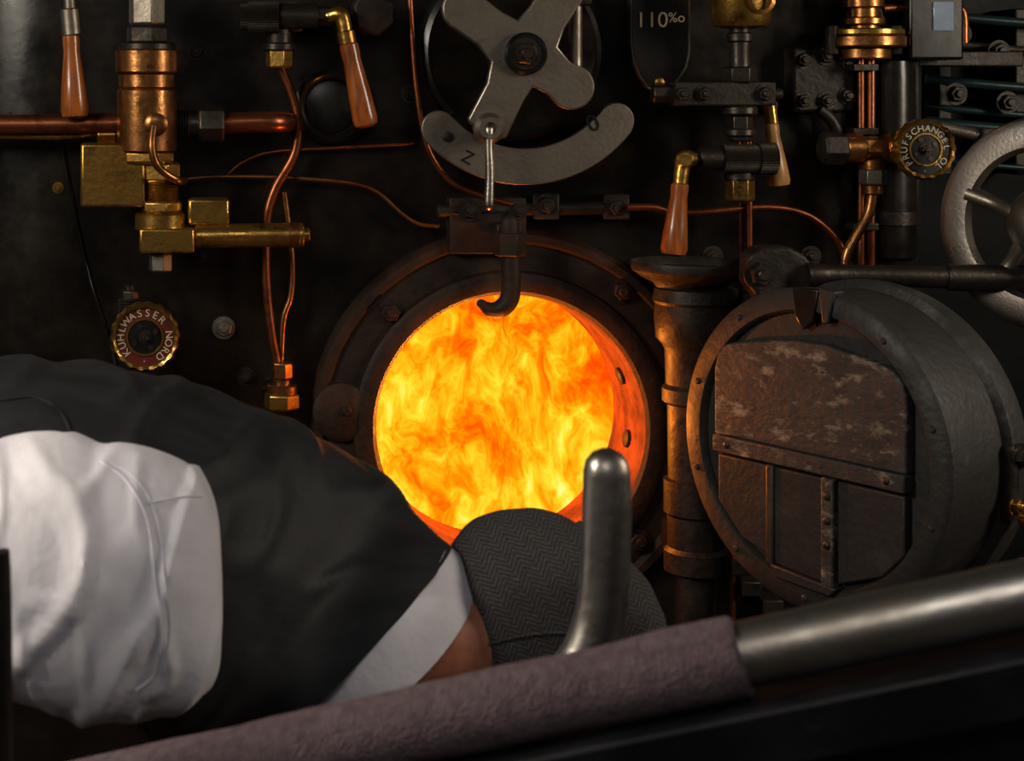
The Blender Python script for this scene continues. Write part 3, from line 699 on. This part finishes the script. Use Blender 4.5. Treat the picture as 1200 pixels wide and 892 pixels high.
neck=sweep(None,'',[c0+nd*.018,c0.lerp(HL(0,-.03,-.05),.45),HL(0,-.03,-.05)],[.060,.066,.066],'skin',n=28,raw=True)
ears=[ell(HL(sg*.080,-.005,-.025),(sdv*sg*.010+fdir*-.006,fdir*.018,cu*.032)) for sg in (1,-1)]
v,f=join(headraw(),neck,*ears); hd=remesh(mk('head_and_neck',v,f,'skin',fm,60),.004,3)
for k,sg in enumerate((1,-1)):
    v,f=ell(HL(sg*.030,.078,-.010),(sdv*.012,fdir*.012,cu*.011)); mk(f'eye_{k+1}',v,f,'eye',fm,60)
    v,f=ell(HL(sg*.030,.088,-.010),(sdv*.005,fdir*.003,cu*.005)); mk(f'iris_{k+1}',v,f,'iris',fm,60)
    sweep(fm,f'eyebrow_{k+1}',[HL(sg*.012,.098,.006),HL(sg*.03,.097,.012),HL(sg*.048,.086,.007)],[.003,.004,.002],'hair',n=8)
sweep(fm,'mouth',[HL(-.022,.090,-.070),HL(0,.098,-.069),HL(.022,.090,-.070)],[.002,.004,.002],'lip',n=8)
v,f=ell(HL(0,-.018,.004),(sdv*.080,fdir*.084,cu*.072)); mk('hair',v,f,'hair',fm,60)
def cap():
    nu,nv=96,40; vs=[];fs=[]
    for j in range(nv+1):
        t=j/nv; ph=math.pi/2*(1-t*1.62)
        for i in range(nu):
            th=2*math.pi*i/nu; cp_=math.cos(ph); z=math.sin(ph)
            if z<0: cp_=1-.16*(-z)**1.3
            x=cp_*math.sin(th); y=cp_*math.cos(th)
            s=x*.119; ff=y*(.138 if y>0 else .130); c=.030+z*(.078 if z>0 else .105)
            if z<0 and y>0: c=.030+z*(.105-.075*y/cp_)
            if y>0: c-=.022*y*y
            else: c-=.022*y*y*(1-max(z,0))
            q=HL(s,ff,c); q+= (q-H).normalized()*(noise.noise(q*14)*.007+noise.noise(q*30)*.003)
            vs.append(q)
    for j in range(nv):
        for i in range(nu):
            i2=(i+1)%nu; fs.append((j*nu+i,j*nu+i2,(j+1)*nu+i2,(j+1)*nu+i))
    ob=mk('flat_cap',vs,fs,'tweed',fm,70)
    so=ob.modifiers.new('solid','SOLIDIFY'); so.thickness=.003
    vs=[];fs=[];n=20
    for k,(e0,dr_) in enumerate(((.0,0),(.03,-.012),(.055,-.028))):
        for i in range(n+1):
            a=math.radians(-58+116*i/n); 
            vs.append(HL(math.sin(a)*.112,.05+math.cos(a)*(.085+e0),.002+dr_-.006*math.sin(a)**2))
    for k in range(2):
        for i in range(n): b=k*(n+1)+i; fs.append((b,b+1,b+n+2,b+n+1))
    o2=mk('cap_visor',vs,fs,'tweed',fm,60); so=o2.modifiers.new('solid','SOLIDIFY'); so.thickness=.005
    lathe(fm,'cap_button',HL(0,0,.106),cu,[(.008,0),(.007,.004),(.003,.006)],'tweed',n=16)
    return ob
capo=cap()
# trousers and boots
hip=V((-1.06,-1.13,1.06))
def leg(sy,foot,knee):
    h=hip+V((0.0,sy*.09,-.02)); return sweep(None,'',[h,h.lerp(knee,.5)+V((.01,0,0)),knee,knee.lerp(foot,.5)+V((-.015,0,0)),foot+V((0,0,.10))],[.115,.10,.078,.070,.058],'trouser',n=28,raw=True,disp=lambda p:noise.noise(p*9)*.006)
f1=V((-1.16,-1.30,.15)); f2=V((-.82,-.93,.15))
pel=loft_raw([(V((-.92,-1.13,1.13)),V((0,-.17,0)),V((.0,0,.12)),V((0,0,-.15))),(V((-1.02,-1.13,1.11)),V((0,-.19,0)),V((0,0,.13)),V((0,0,-.16))),(V((-1.12,-1.13,1.09)),V((0,-.19,0)),V((-.02,0,.12)),V((0,0,-.16))),(V((-1.19,-1.13,1.05)),V((0,-.12,0)),V((-.01,0,.07)),V((0,0,-.09)))])
v,f=join(pel,leg(-1,f1,V((-1.0,-1.27,.62))),leg(1,f2,V((-.80,-.97,.62))))
tr=remesh(mk('trousers',v,f,'trouser',fm,60),.01,3)
for k,(ft,dx) in enumerate(((f1,V((.95,.3,0)).normalized()),(f2,V((.9,.43,0)).normalized()))):
    sdx=V((-dx.y,dx.x,0)); z=.12
    sec=[(ft-dx*.075+V((0,0,z+.045-ft.z)),sdx*.03,V((0,0,.03)),V((0,0,-.042))),(ft-dx*.05+V((0,0,z+.05-ft.z)),sdx*.038,V((0,0,.05)),V((0,0,-.049))),(ft+dx*.03+V((0,0,z+.045-ft.z)),sdx*.042,V((0,0,.05)),V((0,0,-.044))),(ft+dx*.12+V((0,0,z+.04-ft.z)),sdx*.05,V((0,0,.03)),V((0,0,-.039))),(ft+dx*.2+V((0,0,z+.035-ft.z)),sdx*.035,V((0,0,.018)),V((0,0,-.034)))]
    v,f=join(loft_raw(sec,n=28),sweep(None,'',[ft+V((0,0,-.0)),ft+V((0,0,.16))],[.05,.056],'boot',n=24,raw=True)); remesh(mk(f'boot_{k+1}',v,f,'boot',fm,60),.006,2)
def hand(name,hp,wrist,flip):
    ax=sd; toW=(wrist-hp); toW=(toW-ax*toW.dot(ax)).normalized(); w=ax.cross(toW)*flip
    rS=.017; parts=[]
    parts.append(ell(hp+toW*.036+w*.006,(ax*.044,w*.017,toW*.040)))
    for i,(o,ln) in enumerate(((-.033,.85),(-.011,1.0),(.011,1.05),(.033,.95))):
        b=hp-ax*o*flip; rr=rS+.010
        parts.append(sweep(None,'',[b+toW*.04+w*.010,b+w*rr+toW*.012,b+w*rr*.75-toW*rr*.75*ln,b-w*rr*.35-toW*rr*.95*ln,b-w*rr*1.0-toW*.006*ln],[.0098,.0098,.009,.0085,.0075],'skin',n=12,raw=True,round_end=True))
    b=hp+ax*.04
    parts.append(sweep(None,'',[hp+toW*.05+ax*.025,b+toW*.028-w*.012,b-w*.024+toW*.004,b+ax*.008-w*.02-toW*.018],[.014,.0125,.0105,.009],'skin',n=12,raw=True,round_end=True))
    parts.append(sweep(None,'',[hp+toW*.05,hp+toW*.09,wrist],[.024,.026,.032],'skin',n=16,raw=True))
    v,f=join(*parts); return remesh(mk(name,v,f,'skin',fm,60),.0028,2)
ha=hand('hand_1',hand1,elbow.lerp(hand1,.78),1)
hand('hand_2',hand2,hand2.lerp(elR,.28),-1)
bpy.context.view_layer.update()
dg=bpy.context.evaluated_depsgraph_get()
def surface_seam(name,ob,uvs,mat,r,push=.0008):
    e=ob.evaluated_get(dg); pts=[]
    for p in cat([V((a,b,0)) for a,b in uvs],10):
        P=at(p.x,p.y,0); d=(P-C).normalized(); hit,loc,nr,_=e.ray_cast(C,d)
        if hit and loc.y<-.8: pts.append(loc-d*push)
    if len(pts)>2: sweep(fm,name,pts,r,mat,n=6,sub=1)
surface_seam('sleeve_seam',shirt,[(118,540),(150,565),(172,610),(182,680),(188,740),(180,790),(160,810)],'shirt',.0014)
surface_seam('sleeve_seam_outer',shirt,[(128,540),(160,562),(183,606),(193,680),(199,740),(191,790)],'shirt',.0009)
surface_seam('yoke_seam',shirt,[(172,590),(215,582),(236,582)],'shirt',.0012)
surface_seam('cap_seam',capo,[(530,790),(560,762),(600,748),(650,742),(700,745)],'tweed',.0016)
surface_seam('back_seam',vest,[(-5,470),(40,466),(70,482),(84,510)],'vest',.002)

# coal shovel
g=grp('coal_shovel')
sweep(g,'shaft',[shaftA-sd*.03,shaftA.lerp(shaftB,.5),shaftB],.017,'woody',n=16,round_end=True)
side=V((0,0,1)).cross(sd).normalized()
vs=[];fs=[];
for j in range(9):
    for i in range(9):
        a=i/8*2-1;b=j/8; vs.append(shaftB+sd*(b*.30-.01)+side*a*(.09+.02*b)+V((0,0,.045*a*a-.02*b+.03*(1-b)**3-.02)))
for j in range(8):
    for i in range(8): k=j*9+i; fs.append((k,k+1,k+10,k+9))
o=mk('blade',vs,fs,'steel',g,60); o.modifiers.new('s','SOLIDIFY').thickness=.003
seg(g,'socket',shaftB-sd*.08,shaftB+sd*.03,.021,'c','dsteel')

# ---------------------------------------------------------------- foreground rail
A=at(860,770,-1.80); B=at(1200,697,-1.85); dr=(B-A).normalized()
g=grp('handrail')
Lf=A-dr*.70; Rt=B+dr*.6
sweep(g,'tube',[Lf,A,B,Rt],.0225,'rail',n=28)
cl=[A-dr*t for t in (.70,.60,.50,.40,.30,.20,.10,.03,.0,-.006)]
def kf(p): return noise.noise(p*18)*.0015+noise.noise(p*60)*.0005
sweep(g,'knitted_wrap',cl,[.027,.027,.0275,.027,.0275,.0275,.027,.028,.028,.0255],'knit',n=48,sub=14,disp=kf)
nn=dr.cross(V((0,0,1))).normalized()
if nn.y>0: nn=-nn
def along(name,p,l,h0,h1,th,mat,gg,floor=False):
    vs=[]
    for a in (0,l):
        for b in (-th/2,th/2):
            for h in (h0,h1):
                q=p+dr*a+nn*b+V((0,0,h))
                if floor and h==h0: q.z=.12
                vs.append(q)
    mk(name,vs,[(0,1,3,2),(4,5,7,6),(0,1,5,4),(2,3,7,6),(0,2,6,4),(1,3,7,5)],mat,gg,30,.004)
along('side_sheet',Lf,1.9,-.95,-.040,.012,'panel',g,True)
along('capping',Lf+nn*.012,1.9,-.072,-.029,.05,'panel',g)
for i,t in enumerate((.06,1.36,1.75)):
    p=Lf+dr*t; seg(g,f'stanchion_{i+1}',p+V((0,0,-.01)),p+V((0,0,-.04)),.014,'c','dsteel')
g=grp('control_lever')
pp=[at(711,552,-1.55),at(711,600,-1.55),at(709,670,-1.55),at(704,720,-1.55),at(690,765,-1.55),at(668,805,-1.55),at(655,850,-1.55)]
sweep(g,'grip',pp,[.0195,.0205,.0205,.021,.022,.024,.024],'rail',n=32,round_end=True)
q=pp[-1]; sweep(g,'shank',[q,q+V((-.01,0,-.2)),V((q.x,q.y,.12))],[.022,.018,.018],'dsteel')
seg(g,'pivot_shoe',V((q.x,q.y,.12)),V((q.x,q.y,.17)),.05,'s','iron')
g=grp('grab_pole')
pb=at(2,900,-1.72); sweep(g,'pole',[V((pb.x,pb.y,.12)),at(1,800,-1.72),at(-12,690,-1.72),at(-40,600,-1.72)],.009,'dsteel',round_end=True)

# recentre group empties
bpy.context.view_layer.update()
for e in GROUPS:
    ps=[]
    for ch in e.children: ps+=[V(c) for c in ch.bound_box]
    if not ps: continue
    c=V([(min(p[k] for p in ps)+max(p[k] for p in ps))/2 for k in range(3)])
    e.location=c
    for ch in e.children: ch.location=-c

# ---------------------------------------------------------------- light
w=bpy.data.worlds.new('overcast_sky'); scene.world=w; w.use_nodes=True
nt=w.node_tree; bg=nt.nodes['Background']
tc=nt.nodes.new('ShaderNodeTexCoord'); sp=nt.nodes.new('ShaderNodeSeparateXYZ'); r=nt.nodes.new('ShaderNodeValToRGB')
nt.links.new(tc.outputs['Generated'],sp.inputs[0]); nt.links.new(sp.outputs[2],r.inputs[0]); nt.links.new(r.outputs[0],bg.inputs[0])
r.color_ramp.elements[0].position=0; r.color_ramp.elements[0].color=(.07,.06,.05,1); r.color_ramp.elements[1].position=.5; r.color_ramp.elements[1].color=(.82,.83,.86,1)
bg.inputs[1].default_value=.19
def area(name,loc,tgt,size,en,col,sy=None):
    l=bpy.data.lights.new(name,'AREA'); l.energy=en; l.color=col; l.shape='RECTANGLE'; l.size=size; l.size_y=sy or size
    o=bpy.data.objects.new(name,l); scene.collection.objects.link(o); o.location=loc
    o.rotation_euler=(V(tgt)-V(loc)).to_track_quat('-Z','Y').to_euler(); return o
area('daylight_left',(-2.1,-1.6,2.3),(-.2,-.2,1.2),.5,33,(1,.90,.75),.9)
area('daylight_right',(1.75,-1.4,2.0),(.4,-.2,1.3),.45,19,(1,.86,.68),.8)
area('daylight_rear',(-.9,-3.6,3.0),(0,-.2,1.2),1.0,9,(1,.93,.84))
sl_=bpy.data.lights.new('sun_shaft','SPOT'); sl_.energy=120; sl_.spot_size=math.radians(7); sl_.spot_blend=.8; sl_.color=(1,.88,.70); sl_.shadow_soft_size=.03
o=bpy.data.objects.new('sun_shaft',sl_); scene.collection.objects.link(o); o.location=(-2.4,-2.6,2.3); o.rotation_euler=(at(-30,610,-1.45)-o.location).to_track_quat('-Z','Y').to_euler()
for nm,loc,en in (('fire_glow',(-.02,.14,1.0),9),('added_mouth_spill',(-.02,-.095,1.10),2.4)):  # second lamp is added before the firehole, for warm spill on the ring
    l=bpy.data.lights.new(nm,'POINT'); l.energy=en; l.color=(1,.25,.03); l.shadow_soft_size=0
    o=bpy.data.objects.new(nm,l); scene.collection.objects.link(o); o.location=loc

cam=bpy.data.cameras.new('camera'); co=bpy.data.objects.new('camera',cam); scene.collection.objects.link(co); scene.camera=co
co.location=C; co.rotation_euler=(math.pi/2,0,0); cam.sensor_width=36; cam.lens=60; cam.shift_x=-C.x/1.8; cam.shift_y=(ZC-C.z)/1.8
cam.clip_start=.05; cam.dof.use_dof=True; cam.dof.focus_distance=2.75; cam.dof.aperture_fstop=9
